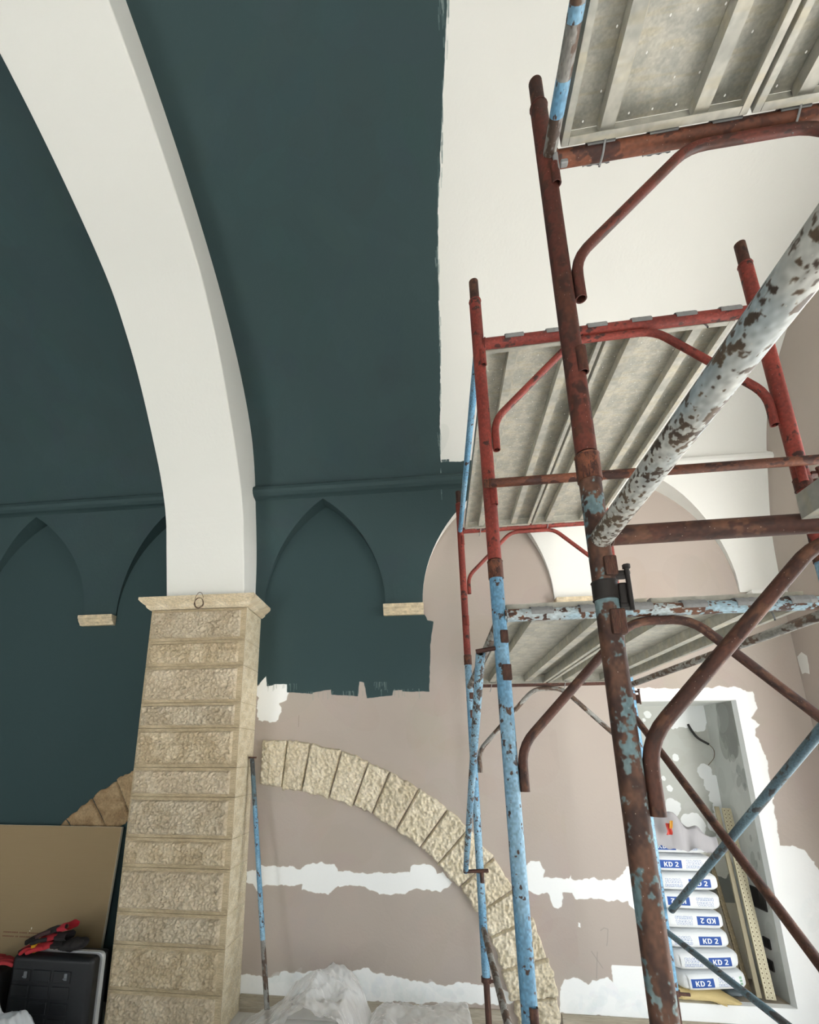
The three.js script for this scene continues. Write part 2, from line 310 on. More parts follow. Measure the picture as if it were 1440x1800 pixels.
// the niche: a box of masonry behind the wall, open to the room
{
  const nicheBack = canvasTexture(512, 1280, (ctx, w, h) => {
    const k = w / (NX1 - NX0), Y = (y) => h - (y - NY0) * k, X = (x) => (x - NX0) * k;
    ctx.fillStyle = '#bfc2bc'; ctx.fillRect(0, 0, w, h);
    reseed(71);
    const spot = (x, y, r, c) => { ctx.fillStyle = c; ctx.beginPath(); for (let i = 0; i <= 40; i++) { const a = i / 40 * 6.283, q = r * (0.7 + 0.6 * fbm(Math.cos(a) * 2 + 5 + x * 9, Math.sin(a) * 2 + y * 7, 3, 3)); ctx[i ? 'lineTo' : 'moveTo'](X(x + q * Math.cos(a)), Y(y + q * 1.2 * Math.sin(a))); } ctx.fill(); };
    for (let i = 0; i < 60; i++) { ctx.globalAlpha = 0.12; spot(lerp(NX0, NX1, rnd()), lerp(NY0, NY1, rnd()), 0.08 * rnd() + 0.03, rnd() > 0.5 ? '#d5d8d3' : '#a8aba4'); }
    ctx.globalAlpha = 1;
    const white = '#f1f4f4';
    for (const [x, y, r] of [[2.1, 2.03, 0.1], [2.2, 2.05, 0.09], [2.02, 1.98, 0.06], [2.17, 1.97, 0.07], [1.86, 2.02, 0.025], [1.83, 1.98, 0.012], [2.0, 1.7, 0.022], [2.17, 1.6, 0.045], [2.2, 1.52, 0.05], [2.22, 1.43, 0.05], [2.23, 1.35, 0.045], [1.93, 1.35, 0.05], [2.04, 1.22, 0.075], [2.2, 1.24, 0.06], [2.24, 1.14, 0.06], [1.9, 1.55, 0.015], [1.93, 1.48, 0.02]]) spot(x, y, r, white);
    ctx.fillStyle = '#e8e7dd'; ctx.fillRect(X(2.13), Y(1.14), X(2.24) - X(2.13), Y(0.9) - Y(1.14));
    ctx.fillStyle = '#8f918a'; ctx.fillRect(X(2.0), Y(0.98), X(2.32) - X(2.0), Y(0.72) - Y(0.98));
    spot(2.08, 0.98, 0.06, '#e8e7dd'); spot(2.17, 0.95, 0.06, '#e8e7dd');
    ctx.fillStyle = '#d9d3c2'; ctx.fillRect(0, Y(0.72), w, h);
  });
  const nicheSide = canvasTexture(256, 1024, (ctx, w, h) => {
    ctx.fillStyle = '#c3c6c2'; ctx.fillRect(0, 0, w, h); reseed(91);
    const spot = (x, y, r, c, a) => { ctx.globalAlpha = a; ctx.fillStyle = c; ctx.beginPath(); ctx.ellipse(x * w, y * h, r * w, r * w * (1 + rnd()), rnd(), 0, 7); ctx.fill(); };
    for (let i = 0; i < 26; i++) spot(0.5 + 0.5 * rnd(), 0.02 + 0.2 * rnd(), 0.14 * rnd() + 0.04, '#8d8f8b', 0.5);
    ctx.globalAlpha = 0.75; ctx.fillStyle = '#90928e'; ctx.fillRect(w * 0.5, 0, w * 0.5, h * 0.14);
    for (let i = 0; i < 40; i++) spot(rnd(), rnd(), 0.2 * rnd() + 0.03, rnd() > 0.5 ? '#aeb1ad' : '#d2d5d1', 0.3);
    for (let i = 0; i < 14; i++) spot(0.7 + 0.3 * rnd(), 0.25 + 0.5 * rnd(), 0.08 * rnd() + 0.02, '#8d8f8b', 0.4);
    ctx.globalAlpha = 1;
  });
  const side = new THREE.MeshStandardMaterial({ map: nicheSide, roughness: 0.9, side: THREE.DoubleSide });
  const g = new THREE.Group(); g.name = 'wall_niche'; scene.add(g); struct(g);
  const t = 0.06, sill = std('#a59b8c', 0.95, { bumpMap: plasterBump, bumpScale: 0.004 });
  mesh('back_panel', slab(NX0 - t, NX1 + t, NY0 - t, NY1 + t, -ND - t, -ND), new THREE.MeshStandardMaterial({ map: nicheBack, roughness: 0.9 }), g);
  mesh('side_panel', slab(NX0 - t, NX0, NY0 - t, NY1 + t, -ND, -0.061), std('#c3c6c2', 0.9), g);
  mesh('side_panel', slab(NX1, NX1 + t, NY0 - t, NY1 + t, -ND, -0.061), side, g);
  mesh('top_panel', slab(NX0, NX1, NY1, NY1 + t, -ND, -0.061), std('#dfe2de', 0.9), g);
  mesh('sill', slab(NX0, NX1, NY0 - t, NY0, -ND, -0.061), sill, g);
}
struct(mesh('baseboard_back', merge([slab(-1.36, 0.48, 0, 0.105, 0.0005, 0.018), slab(0.85, X1 - 0.001, 0, 0.105, 0.0005, 0.018)]), stoneMaterial([168, 158, 140], [184, 176, 160], 401)));
// floor, outer ground, side and front walls with their door openings, roof
const concrete = std('#d2d2d0', 0.85, { bumpMap: plasterBump, bumpScale: 0.002 });
struct(mesh('floor', slab(X0 - 0.3, X1 + 0.3, -0.2, 0, -0.7, Z1 + 0.3), concrete));
struct(mesh('ground', slab(-40, 40, -0.5, -0.22, -30, 40), std('#b8b8b6', 0.95)));
function wallWithDoor(name, alongX, at, a0, a1, doors, dh, thick, material, top = 6.0) {
  const s = new THREE.Shape([[a0, 0], [a1, 0], [a1, top], [a0, top]].map(([x, y]) => new THREE.Vector2(x, y)));
  for (const [d0, d1] of doors) s.holes.push(new THREE.Path([[d0, 0.001], [d0, dh], [d1, dh], [d1, 0.001]].map(([x, y]) => new THREE.Vector2(x, y))));
  const g = new THREE.ExtrudeGeometry(s, { depth: thick, bevelEnabled: false });
  if (alongX) g.translate(0, 0, at); else { g.rotateY(-Math.PI / 2); g.translate(at + thick, 0, 0); }
  return struct(mesh(name, g, material));
}
const wallRight = wallWithDoor('wall_right', false, X1, -0.65, Z1 + 0.25, [[0.9, 3.0]], 3.4, 0.25, beigePaint);
struct(mesh('wall_left', slab(X0 - 0.25, X0, 0, 6.0, -0.65, Z1 + 0.25), tealPaint));
wallWithDoor('wall_front', true, Z1, X0, X1, [[-5.2, -3.4], [0.6, 1.7]], 2.6, 0.25, whitePaint);
struct(mesh('wall_outer', slab(X0 - 0.25, X1 + 0.25, -0.2, 6.0, -0.75, -0.66), whitePaint));
struct(mesh('roof', slab(X0 - 0.25, X1 + 0.25, 5.9, 6.05, -0.75, Z1 + 0.25), whitePaint));
mesh('plaster_patch', (() => { reseed(5); const s = new THREE.Shape(); const pts = [[0.012, 2.46], [0.06, 2.485], [0.1, 2.45], [0.095, 2.38], [0.085, 2.32], [0.05, 2.335], [0.02, 2.33], [0.012, 2.4]]; pts.forEach(([z, y], i) => i ? s.lineTo(z, y) : s.moveTo(z, y)); return new THREE.ExtrudeGeometry(s, { depth: 0.003, bevelEnabled: false }).rotateY(-Math.PI / 2).translate(X1, 0, 0); })(), std('#e4e4e0', 0.9), wallRight);

// the vault
const vuv = (x, s) => [(x - TX0) / TW, s / VAULT_S];
{
  const from = PROF.findIndex((p) => p.y > 3.98), rows = PROF.slice(from), n = rows.length - 1;
  const half = (mirror) => gridSurface(40, n, (u, v, i, j) => { const x = lerp(X0, X1, u), r = rows[j]; return { p: [x, r.y, mirror ? Z1 - r.z : r.z], uv: vuv(x, r.s) }; });
  struct(mesh('ceiling', merge([half(false), half(true)]), vaultMaterial));
}
// the springing of the vault: a front cut by pointed arches, with their soffits
const ARCH_HALF = 0.53, ARCH_R = 1.134, SPRING = 2.975, ARCH_CENTRES = [-6.33, -4.95, -3.57, -2.19, -0.81, 0.56, 1.94];
{
  const g = new THREE.Group(); g.name = numbered('trim_1'); scene.add(g); struct(g);
  const lowest = (dx) => { const a = ARCH_HALF - ARCH_R, q = Math.abs(dx) - a; return SPRING + Math.sqrt(Math.max(0, ARCH_R * ARCH_R - q * q)); };
  const xs = [X0], N = 14, aMax = Math.acos((ARCH_R - ARCH_HALF) / ARCH_R);
  for (const c of ARCH_CENTRES) {
    const l = []; for (let i = 0; i <= N; i++) { const a = aMax * i / N, dx = ARCH_HALF - ARCH_R + ARCH_R * Math.cos(a); l.push(dx); }
    for (const d of l) xs.push(c - d); for (const d of l.slice(0, -1).reverse()) xs.push(c + d);
  }
  xs.push(X1);
  const X = xs.filter((x) => x >= X0 && x <= X1).sort((a, b) => a - b);
  const yAt = (x) => { for (const c of ARCH_CENTRES) if (Math.abs(x - c) <= ARCH_HALF + 1e-6) return lowest(x - c); return SPRING; };
  mesh('springing_face', gridSurface(X.length - 1, 22, (u, v, i, j) => { const x = X[i], y = lerp(yAt(x), 3.99, j / 22), q = profAtY(y); return { p: [x, y, q.z], uv: vuv(x, q.s) }; }), vaultMaterial, g);
  ARCH_CENTRES.forEach((c, k) => {
    const A = X.filter((x) => Math.abs(x - c) <= ARCH_HALF + 1e-6);
    mesh('pointed_arch_soffit', gridSurface(A.length - 1, 3, (u, v, i, j) => { const x = A[i], y = yAt(x); return { p: [x, y, lerp(-0.004, profAtY(y).z, j / 3)] }; }).toNonIndexed(), c < 0 ? tealPaint : whitePaint, g).geometry.computeVertexNormals();
  });
}
// the round moulding where the springing meets the vault
function moulding(x0, x1, material) {
  const s = new THREE.Shape(); const pts = [[0.1, 3.93], [0.158, 3.945], [0.185, 3.955], [0.214, 3.96], [0.24, 3.978], [0.252, 4.004], [0.248, 4.032], [0.228, 4.054], [0.2, 4.062], [0.203, 4.075], [0.1, 4.09]];
  pts.forEach(([z, y], i) => i ? s.lineTo(-z, y) : s.moveTo(-z, y));
  return new THREE.ExtrudeGeometry(s, { depth: x1 - x0, bevelEnabled: false }).rotateY(Math.PI / 2).translate(x0, 0, 0);
}
struct(mesh('trim_2', moulding(X0, 0.49, tealPaint), tealPaint));
struct(mesh('trim_3', moulding(0.4905, X1, whitePaint), whitePaint));

// ------------------------------------------------------------------ the white arch across the room
const ARCH_X0 = -2.1, ARCH_X1 = -1.42;
{
  const soffit = [[0.27, 2.992], [0.285, 3.055], [0.36, 3.4], [0.433, 3.7], [0.56, 3.96], [0.708, 4.178], [1.034, 4.588], [1.25, 4.8], [1.495, 4.982], [2.063, 5.218], [2.521, 5.337], [3.0, 5.4], [3.5, 5.42]];
  const curve = new THREE.CatmullRomCurve3(soffit.map(([z, y]) => V(z, y, 0)), false, 'centripetal').getPoints(70);
  const inner = [...curve.map((p) => [p.x, p.y]), ...curve.slice(0, -1).reverse().map((p) => [Z1 - p.x, p.y])];
  const s = new THREE.Shape();
  inner.forEach(([z, y], i) => i ? s.lineTo(-z, y) : s.moveTo(-z, y));
  const outer = PROF.filter((p, i) => i % 6 === 0).map((p) => [Math.max(0.001, p.z - 0.015), p.y + 0.012]);
  for (const [z, y] of outer) s.lineTo(-(Z1 - z), Math.max(2.992, y)); for (const [z, y] of outer.slice(0, -1).reverse()) s.lineTo(-z, Math.max(2.992, y));
  const g = new THREE.ExtrudeGeometry(s, { depth: ARCH_X1 - ARCH_X0 - 0.02, bevelEnabled: true, bevelSize: 0.01, bevelThickness: 0.01, bevelOffset: -0.01, bevelSegments: 2 }).rotateY(Math.PI / 2).translate(ARCH_X0 + 0.01, 0, 0);
  tag(mesh('plaster_arch', g, whitePaint), 'wide white plastered arch rising from the stone pillar across the ceiling', 'arch');
}

// ------------------------------------------------------------------ stone pillar with its capital
function roughFace(w, h, nx, ny, relief, seed, margin = 0.02) {           // a pecked face in the xy plane, z outwards
  return gridSurface(nx, ny, (u, v) => {
    const x = (u - 0.5) * w, y = (v - 0.5) * h, e = Math.min(w / 2 - Math.abs(x), h / 2 - Math.abs(y));
    const n = 1 - Math.abs(2 * fbm(x * 34 + seed * 13, y * 34 + seed * 7, seed, 2) - 1), m = vnoise(x * 85 + y * 30, y * 85 - x * 20, seed + 4);
    return { p: [x, y, smooth(0, margin, e) * relief * (1.0 * n + 0.9 * m - 0.2)], uv: [x / 0.5 + seed * 0.37, y / 0.5 + seed * 0.21] };
  });
}
{
  const PXL = -2.172, PXR = -1.365, PZ = 0.35;
  const t = thing('stone_pillar', 'square pillar of rough pecked limestone courses under a moulded capital', 'pillar', [(PXL + PXR) / 2, 0, PZ / 2]);
  const w = PXR - PXL, cx = (PXL + PXR) / 2, cz = PZ / 2;
  const joints = [0.0, 0.229, 0.499, 0.701, 0.986, 1.182, 1.462, 1.669, 1.955, 2.148, 2.432, 2.638, 2.9];
  for (let k = 0; k + 1 < joints.length; k++) {
    const y0 = joints[k] + 0.0008, y1 = joints[k + 1] - 0.0008, h = y1 - y0;
    const b = mesh('stone_block', rbox(w, h, PZ - 0.008, 0.003, 0, (y0 + y1) / 2, -0.003), stoneSmooth, t);
    mesh('front_margin', rbox(w - 0.002, h - 0.001, 0.007, 0.002, 0, (y0 + y1) / 2, cz - 0.0045), stoneMargin, b);
    const fw = w - 0.06, fh = h - 0.042;
    mesh('pecked_face', roughFace(fw, fh, 150, Math.round(fh / 0.005), 0.022, 20 + k, 0.012).translate(-0.014, (y0 + y1) / 2, cz - 0.0005), stoneRough[k % 3], b);
  }
  // capital: a moulded slab running round three sides
  const steps = [[0.0, 2.9], [0.012, 2.9], [0.03, 2.915], [0.036, 2.925], [0.036, 2.932], [0.055, 2.945], [0.075, 2.965], [0.08, 2.972], [0.08, 2.992], [0, 2.992]];
  const pos = [], rings = steps.map(([o, y]) => [[-w / 2 - o, y, -cz], [-w / 2 - o, y, cz + o], [w / 2 + o, y, cz + o], [w / 2 + o, y, -cz]]);
  const tri = (a, b, c) => pos.push(...a, ...b, ...c);
  for (let i = 0; i + 1 < rings.length; i++) for (let q = 0; q < 3; q++) { const a = rings[i][q], b = rings[i][q + 1], c = rings[i + 1][q + 1], d = rings[i + 1][q]; tri(a, b, c); tri(a, c, d); }
  const gg = new THREE.BufferGeometry(); gg.setAttribute('position', new THREE.Float32BufferAttribute(pos, 3));
  const uv = []; for (let i = 0; i < pos.length; i += 3) uv.push((pos[i] + pos[i + 2]) / 0.5, (pos[i + 1] * 1.4 + pos[i + 2]) / 0.5); gg.setAttribute('uv', new THREE.Float32BufferAttribute(uv, 2)); gg.computeVertexNormals();
  mesh('capital', gg, stoneCream, t);
  // ring of twisted wire hanging from the capital
  const r = thing('wire_ring', 'small ring of rusty twisted wire hung on the front of the capital', 'wire', [-1.727, 2.92, 0.442]);
  const loop = (rad, sq, tw, dy, a0, a1) => { const pts = []; for (let i = 0; i <= 40; i++) { const a = lerp(a0, a1, i / 40); pts.push(V(rad * Math.cos(a), dy + rad * sq * Math.sin(a), 0.004 * Math.sin(a * tw))); } return new THREE.TubeGeometry(new THREE.CatmullRomCurve3(pts), 60, 0.0022, 6); };
  mesh('coil', merge([loop(0.036, 1.15, 3, 0, 0, 6.28), loop(0.033, 1.2, 5, 0.002, 0.4, 6.6), loop(0.039, 1.1, 4, -0.002, 1, 7)]), std('#5a4534', 0.7), r);
  mesh('hanger', loop(0.04, 2.2, 2, 0.0, 0.5, 2.8), std('#5a4534', 0.7), r);
}

// ------------------------------------------------------------------ the stone relieving arch in the wall
{
  const t = thing('stone_arch', 'low segmental arch of rough pale limestone blocks set in the back wall', 'arch', [-1.31, 0, 0]);
  const A = 2.15, B = 1.88, a = 1.85, b = 1.52;
  reseed(500);
  let th = 0.0, k = 0;
  while (th < Math.PI - 0.02) {
    const step = (0.085 + 0.045 * rnd()) * (Math.sin(th) < 0.45 ? 1.15 : 1), t0 = th, t1 = Math.min(Math.PI, th + step), seed = 600 + k;
    const outer = 1 + 0.012 * (rnd() - 0.5), inn = 1 + 0.02 * (rnd() - 0.5);
    const left = Math.cos((t0 + t1) / 2) < -0.36, gap = 0.0012;
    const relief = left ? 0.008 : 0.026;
    const at = (u, v) => { const q = lerp(t0 + gap, t1 - gap, u); return [lerp(a * inn * Math.cos(q), A * outer * Math.cos(q), v), lerp(b * inn * Math.sin(q), B * outer * Math.sin(q), v)]; };
    const g = gridSurface(30, 50, (u, v) => {
      const e = Math.min(Math.min(u, 1 - u) * 0.3, Math.min(v, 1 - v) * 0.34);
      const wob = 0.008 * (fbm(u * 5, v * 5 + k, seed, 2) - 0.5) * (Math.abs(v - 0.5) > 0.45 ? 3.4 : 0.3);
      let [x, y] = at(clamp(u + wob), v); const L = Math.hypot(x, y) || 1; x += x / L * wob; y = Math.max(0.004, y + y / L * wob);
      const n = 1 - Math.abs(2 * fbm(x * 26, y * 26, seed, 2) - 1), m = vnoise(x * 75, y * 75, seed + 2);
      const skirt = Math.min(u, 1 - u, v, 1 - v) === 0;
      return { p: [x, y, skirt ? -0.002 : 0.006 + smooth(0, 0.009, e) * relief * (0.9 * n + 0.8 * m)], uv: [x / 0.5, y / 0.5] };
    });
    const xm = -1.31 + 2 * Math.cos((t0 + t1) / 2);
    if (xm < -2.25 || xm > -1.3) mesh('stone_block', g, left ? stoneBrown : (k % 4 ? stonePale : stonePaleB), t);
    th = t1; k++;
  }
}
// ------------------------------------------------------------------ corbels under the pendants
{
  const prof = [[0, 2.885], [0.03, 2.885], [0.036, 2.9], [0.05, 2.912], [0.062, 2.93], [0.062, 2.937], [0.072, 2.942], [0.072, 2.972], [0, 2.972]];
  const make = (w) => { const s = new THREE.Shape(); prof.forEach(([z, y], i) => i ? s.lineTo(-z, y) : s.moveTo(-z, y)); return new THREE.ExtrudeGeometry(s, { depth: w - 0.008, bevelEnabled: true, bevelSize: 0.003, bevelThickness: 0.004, bevelOffset: -0.003, bevelSegments: 1 }).rotateY(Math.PI / 2).translate(-w / 2 + 0.004, 0, 0.001); };
  const spots = [[-2.885, 0.33, 'short cream stone corbel on the dark wall left of the pillar', stoneCream], [-0.13, 0.335, 'cream moulded corbel under the dark pendant right of the pillar', stoneCream], [1.25, 0.33, 'cream corbel under the white pendant above the scaffold decks', stoneCream], [2.64, 0.245, 'white painted corbel at the right corner under the last white pendant', whitePaint]];
  for (const [x, w, label, m] of spots) { const c = mesh('corbel', make(w), m); c.position.set(x, 0, 0); tag(c, label, 'corbel'); }
}

// ------------------------------------------------------------------ the scaffold: u along the frames, w away from the camera
const YAW = 1.66 * Math.PI / 180, CU = Math.cos(YAW), SU = Math.sin(YAW), SX = 0.2801, SZ = 2.205;
const SP = (u, w, y = 0) => [SX + u * CU + w * SU, y, SZ + u * SU - w * CU];
const BAY = 1.759, T_LOW = 2.235, T_UP = 3.413, R_POST = 0.0242, JOINT = 2.445;
const U_NEAR = 0.143, W_NEAR = -0.631;
const cylY = (r, y0, y1, x = 0, z = 0, n = 16) => new THREE.CylinderGeometry(r, r, y1 - y0, n).translate(x, (y0 + y1) / 2, z);
const cylX = (r, x0, x1, y, z, n = 14) => new THREE.CylinderGeometry(r, r, x1 - x0, n).rotateZ(Math.PI / 2).translate((x0 + x1) / 2, y, z);
function frameUpper(u, w, label, mp, mt, mb) {
  const t = thing('scaffold_trestle', label, 'scaffold', SP(u, w), -YAW);
  for (const x of [0, 1.05]) {
    const p = mesh('post', merge([pipe([[x, JOINT + 0.003, 0], [x, 3.645, 0]], R_POST), new THREE.TorusGeometry(R_POST, 0.0022, 6, 16).rotateX(Math.PI / 2).translate(x, 3.638, 0)]), mp, t);
    mesh('spigot', pipe([[x, 3.6, 0], [x, 3.748, 0]], 0.0195), M.brown, p);
    for (const y of [3.29, 2.66]) { const q = x + (x ? -0.012 : 0.012); mesh('lug', pipe([[q, y, 0.021], [q, y + 0.072, 0.021]], 0.013), mp, p); }
  }
  mesh('transom', merge([bent([[0.018, T_UP, 0], [1.032, T_UP, 0]], 0.0225), new THREE.TorusGeometry(0.0235, 0.003, 6, 16).rotateY(Math.PI / 2).translate(0.026, T_UP, 0), new THREE.TorusGeometry(0.0235, 0.003, 6, 16).rotateY(Math.PI / 2).translate(1.024, T_UP, 0)]), mt, t);
  mesh('corner_brace', pipe([[0.0395, 2.905, 0], [0.0395, 3.04, 0], [0.372, 3.3755, 0], [0.678, 3.3755, 0], [1.0105, 3.04, 0], [1.0105, 2.905, 0]], 0.0142, 0.055), mb, t);
  return t;
}
function frameLower(u, w, label, mp, mt, mb, mj) {
  const t = thing('scaffold_trestle', label, 'scaffold', SP(u, w), -YAW);
  for (const x of [0, 1.05]) {
    const p = mesh('post', pipe([[x, 0.46, 0], [x, JOINT, 0]], R_POST), mp, t);
    mesh('joint_collar', merge([cylY(R_POST + 0.0028, JOINT - 0.07, JOINT - 0.002, x), new THREE.TorusGeometry(R_POST + 0.001, 0.0032, 6, 18).rotateX(Math.PI / 2).translate(x, JOINT - 0.004, 0)]), M.rustBar, p);
    const q = x + (x ? -0.009 : 0.009);
    mesh('lug', rbox(0.026, 0.045, 0.018, 0.004, q, 2.155, 0.023), M.brown, p); mesh('lug', rbox(0.03, 0.055, 0.02, 0.004, q, 2.03, 0.022), M.brown, p); mesh('lug', pipe([[q, 0.98, 0.021], [q, 1.06, 0.021]], 0.013), M.brown, p);
    mesh('base_jack', merge([cylY(0.0185, 0.012, 0.5, x), cylY(0.03, 0.43, 0.46, x), box(0.09, 0.014, 0.014, x + 0.03, 0.445, 0.02), rbox(0.14, 0.008, 0.14, 0.002, x, 0.0055, 0)]), mj || M.brown, p);
  }
  mesh('transom', merge([bent([[0.018, T_LOW, 0], [1.032, T_LOW, 0]], 0.0225), new THREE.TorusGeometry(0.0235, 0.003, 6, 16).rotateY(Math.PI / 2).translate(0.026, T_LOW, 0)]), mt, t);
  mesh('corner_brace', pipe([[0.0395, 1.645, 0], [0.0395, 1.785, 0], [0.432, 2.197, 0], [0.618, 2.197, 0], [1.0105, 1.785, 0], [1.0105, 1.645, 0]], 0.0152, 0.06), mb, t);
  return t;
}
reseed(900);
frameLower(U_NEAR, W_NEAR, 'nearest lower scaffold frame, thick post of rust over faded blue paint', M.patina, M.brown, M.brown);
frameUpper(U_NEAR, W_NEAR, 'nearest upper scaffold frame, dark rusty brown, its post top beside the highest deck', M.redDark, M.rustBar, M.redDark);
frameLower(0, 0, 'lower middle scaffold frame with a bright blue left post and rusty pale crossbar', M.blue, M.bluePale, M.brown);
frameUpper(0, 0, 'upper middle scaffold frame painted red, its posts at both sides of the middle deck', M.red, M.red, M.red);
frameLower(0, BAY, 'lower far scaffold frame nearest the back wall, thin pale blue and rusty post', M.blue, M.brown, M.greyRust);
frameUpper(0, BAY, 'upper far scaffold frame, thin red post and red crossbar before the dark wall', M.red, M.red, M.red);
frameLower(U_NEAR, W_NEAR - BAY, 'lower scaffold frame behind the viewer holding the near decks', M.patina, M.brown, M.brown);
frameUpper(U_NEAR, W_NEAR - BAY, 'upper scaffold frame behind the viewer holding the highest deck', M.redDark, M.rustBar, M.redDark);

// metal decks hooked over the crossbars
function makePlank(label) {
  const t = thing('scaffold_plank', label, 'scaffold plank'), PW = 0.472, L0 = -0.032, L1 = -(BAY - 0.032), len = L0 - L1, zc = (L0 + L1) / 2, top = 0.052, low = -0.004;
  const metre = (g, k = 0.6) => { const p = g.attributes.position, n = g.attributes.normal, uv = g.attributes.uv; for (let i = 0; i < p.count; i++) uv.setXY(i, (Math.abs(n.getX(i)) > 0.7 ? p.getY(i) : p.getX(i)) / k, (Math.abs(n.getZ(i)) > 0.7 ? p.getY(i) : p.getZ(i)) / k); return g; };
  const plate = new THREE.PlaneGeometry(PW - 0.004, len - 0.004).rotateX(-Math.PI / 2).translate(PW / 2, top, zc); metre(plate, 0.24);
  mesh('top_plate', plate, galvPlate, t);
  for (const s of [0, 1]) {
    const x = s ? PW - 0.0015 : 0.0015, d = s ? -1 : 1;
    mesh('side_flange', merge([metre(box(0.003, top - low, len, x, (top + low) / 2, zc)), metre(box(0.017, 0.0025, len, x + d * 0.0085, low + 0.001, zc)), metre(box(0.0025, 0.012, len, x + d * 0.016, low + 0.006, zc))]), galv, t);
  }
  for (const x of [0.118, 0.354]) mesh('rib', merge([metre(box(0.0025, 0.042, len - 0.01, x - 0.017, top - 0.022, zc)), metre(box(0.0025, 0.042, len - 0.01, x + 0.017, top - 0.022, zc)), metre(box(0.0365, 0.0025, len - 0.01, x, top - 0.043, zc)), metre(box(0.016, 0.0012, len - 0.01, x + 0.026, top - 0.0015, zc))]), galv, t);
  for (const e of [0, 1]) {
    const z = e ? L1 : L0, d = e ? -1 : 1;
    mesh('end_plate', merge([metre(box(PW - 0.006, top - low - 0.002, 0.0025, PW / 2, (top + low) / 2, z)), metre(box(PW - 0.04, 0.002, 0.02, PW / 2, low + 0.001, z - d * 0.01))]), galv, t);
    for (const x of [0.11, 0.272, 0.43]) {
      const s = new THREE.Shape(), a0 = e ? 0 : Math.PI, ri = 0.0236, ro = 0.0272;
      const A = (q) => lerp(-0.15, 3.35, q);
      for (let i = 0; i <= 16; i++) { const q = A(i / 16), r = ro + 0.0012 * Math.sin(i * 1.9); s[i ? 'lineTo' : 'moveTo'](r * Math.cos(q), r * Math.sin(q)); }
      for (let i = 16; i >= 0; i--) { const q = A(i / 16); s.lineTo(ri * Math.cos(q), ri * Math.sin(q)); }
      const g = gridSurface(10, 16, (u, v) => { const q = A(v), xx = (u - 0.5) * 0.074, r = ro + 0.0018 * Math.sin(u * 19) * smooth(0.3, 0.5, v); return { p: [xx, r * Math.sin(q), -r * Math.cos(q)] }; });
      const g2 = new THREE.ExtrudeGeometry(s, { depth: 0.072, bevelEnabled: false }).translate(0, 0, -0.036).rotateY(Math.PI / 2);
      const h = merge([g, g2]); if (e) h.rotateY(Math.PI);
      h.translate(x, 0, e ? -BAY : 0);
      mesh('hook', h, galvDull, t);
    }
    const hx = e ? 0.118 : 0.36, zz = e ? -BAY : 0, o = e ? 1 : -1;
    mesh('locking_hook', bent([[hx, 0.03, zz + o * 0.06], [hx, 0.0, zz + o * 0.033], [hx - 0.004, -0.03, zz + o * 0.012], [hx - 0.012, -0.052, zz - o * 0.002]], 0.003, 0.012, 8), galvDull, t);
  }
  return t;
}
const P0 = makePlank('left plank of the highest metal deck, ribbed underside filling the top right corner');
P0.position.set(...SP(U_NEAR + 0.033, W_NEAR - BAY, T_UP)); P0.rotation.y = -YAW;
copyOf(P0, SP(U_NEAR + 0.518, W_NEAR - BAY, T_UP), -YAW, 'right plank of the highest metal deck, cut by the right edge of the picture');
copyOf(P0, SP(0.033, 0, T_UP), -YAW, 'left plank of the middle metal deck, between the thin blue rail and the red frames');
copyOf(P0, SP(0.518, 0, T_UP), -YAW, 'right plank of the middle metal deck, behind the big speckled tube');
copyOf(P0, SP(0.033, 0, T_LOW), -YAW, 'left plank of the lowest metal deck, beside the blue post');
copyOf(P0, SP(0.518, 0, T_LOW), -YAW, 'right plank of the lowest metal deck, above the niche with the bags');
copyOf(P0, SP(U_NEAR + 0.388, W_NEAR - BAY, T_LOW), -YAW, 'single grey plank end resting on the thick brown crossbar at the right edge');

// loose tubes: rails along the decks, diagonals, crossbars
function tubeThing(label, pts, r, material, flat = false) {
  const t = thing('scaffold_tube', label, 'scaffold tube', SP(pts[0][0], pts[0][1], pts[0][2]), -YAW);
  const local = pts.map(([u, w, y]) => [u - pts[0][0], y - pts[0][2], -(w - pts[0][1])]);
  mesh('tube', pipe(local, r), material, t);
  if (flat) for (const p of [local[0], local[local.length - 1]]) mesh('end_plate', rbox(0.05, 0.034, 0.012, 0.005, p[0], p[1], p[2]), material, t);
  return t;
}
const rp = R_POST, wa = W_NEAR, wb = W_NEAR - BAY;
tubeThing('thick white and blue tube speckled with rust, slanting up to the right edge', [[U_NEAR, wa - rp, 2.222], [U_NEAR, wb + rp, 2.222]], 0.0235, M.whiteRust);
tubeThing('brown tube with a blue patch along the left edge of the highest deck', [[U_NEAR + 0.004, wa - rp, 3.405], [U_NEAR + 0.004, wb + rp, 3.405]], 0.018, M.greyRust);
{ const e = scene.children[scene.children.length - 1]; for (const [s, l] of [[0.085, 0.075], [0.26, 0.03], [0.42, 0.09]]) mesh('paint_patch', pipe([[0, 0, s], [0, 0, s + l]], 0.0184), M.blue, e).userData.label = 'blue paint left on the tube'; }
tubeThing('thin blue rail left of the middle deck, in front of the dark paint', [[-0.002, rp, 3.405], [-0.002, BAY - rp, 3.405]], 0.0165, M.blue);
tubeThing('blue rail right of the middle deck, beside the big speckled tube', [[1.05, rp, 3.405], [1.05, BAY - rp, 3.405]], 0.0175, M.blue);
tubeThing('pale rusty rail left of the lowest deck, behind the blue post', [[0, rp, 2.218], [0, BAY - rp, 2.218]], 0.0175, M.greyRust);
tubeThing('speckled grey rail right of the lowest deck, above the niche', [[1.05, rp, 2.21], [1.05, BAY - rp, 2.21]], 0.0185, M.greyRust);
tubeThing('thin rusty horizontal bar joining the two red posts under the middle deck', [[0.0, -0.042, 2.738], [1.085, -0.042, 2.728]], 0.0168, M.rustBar, true);
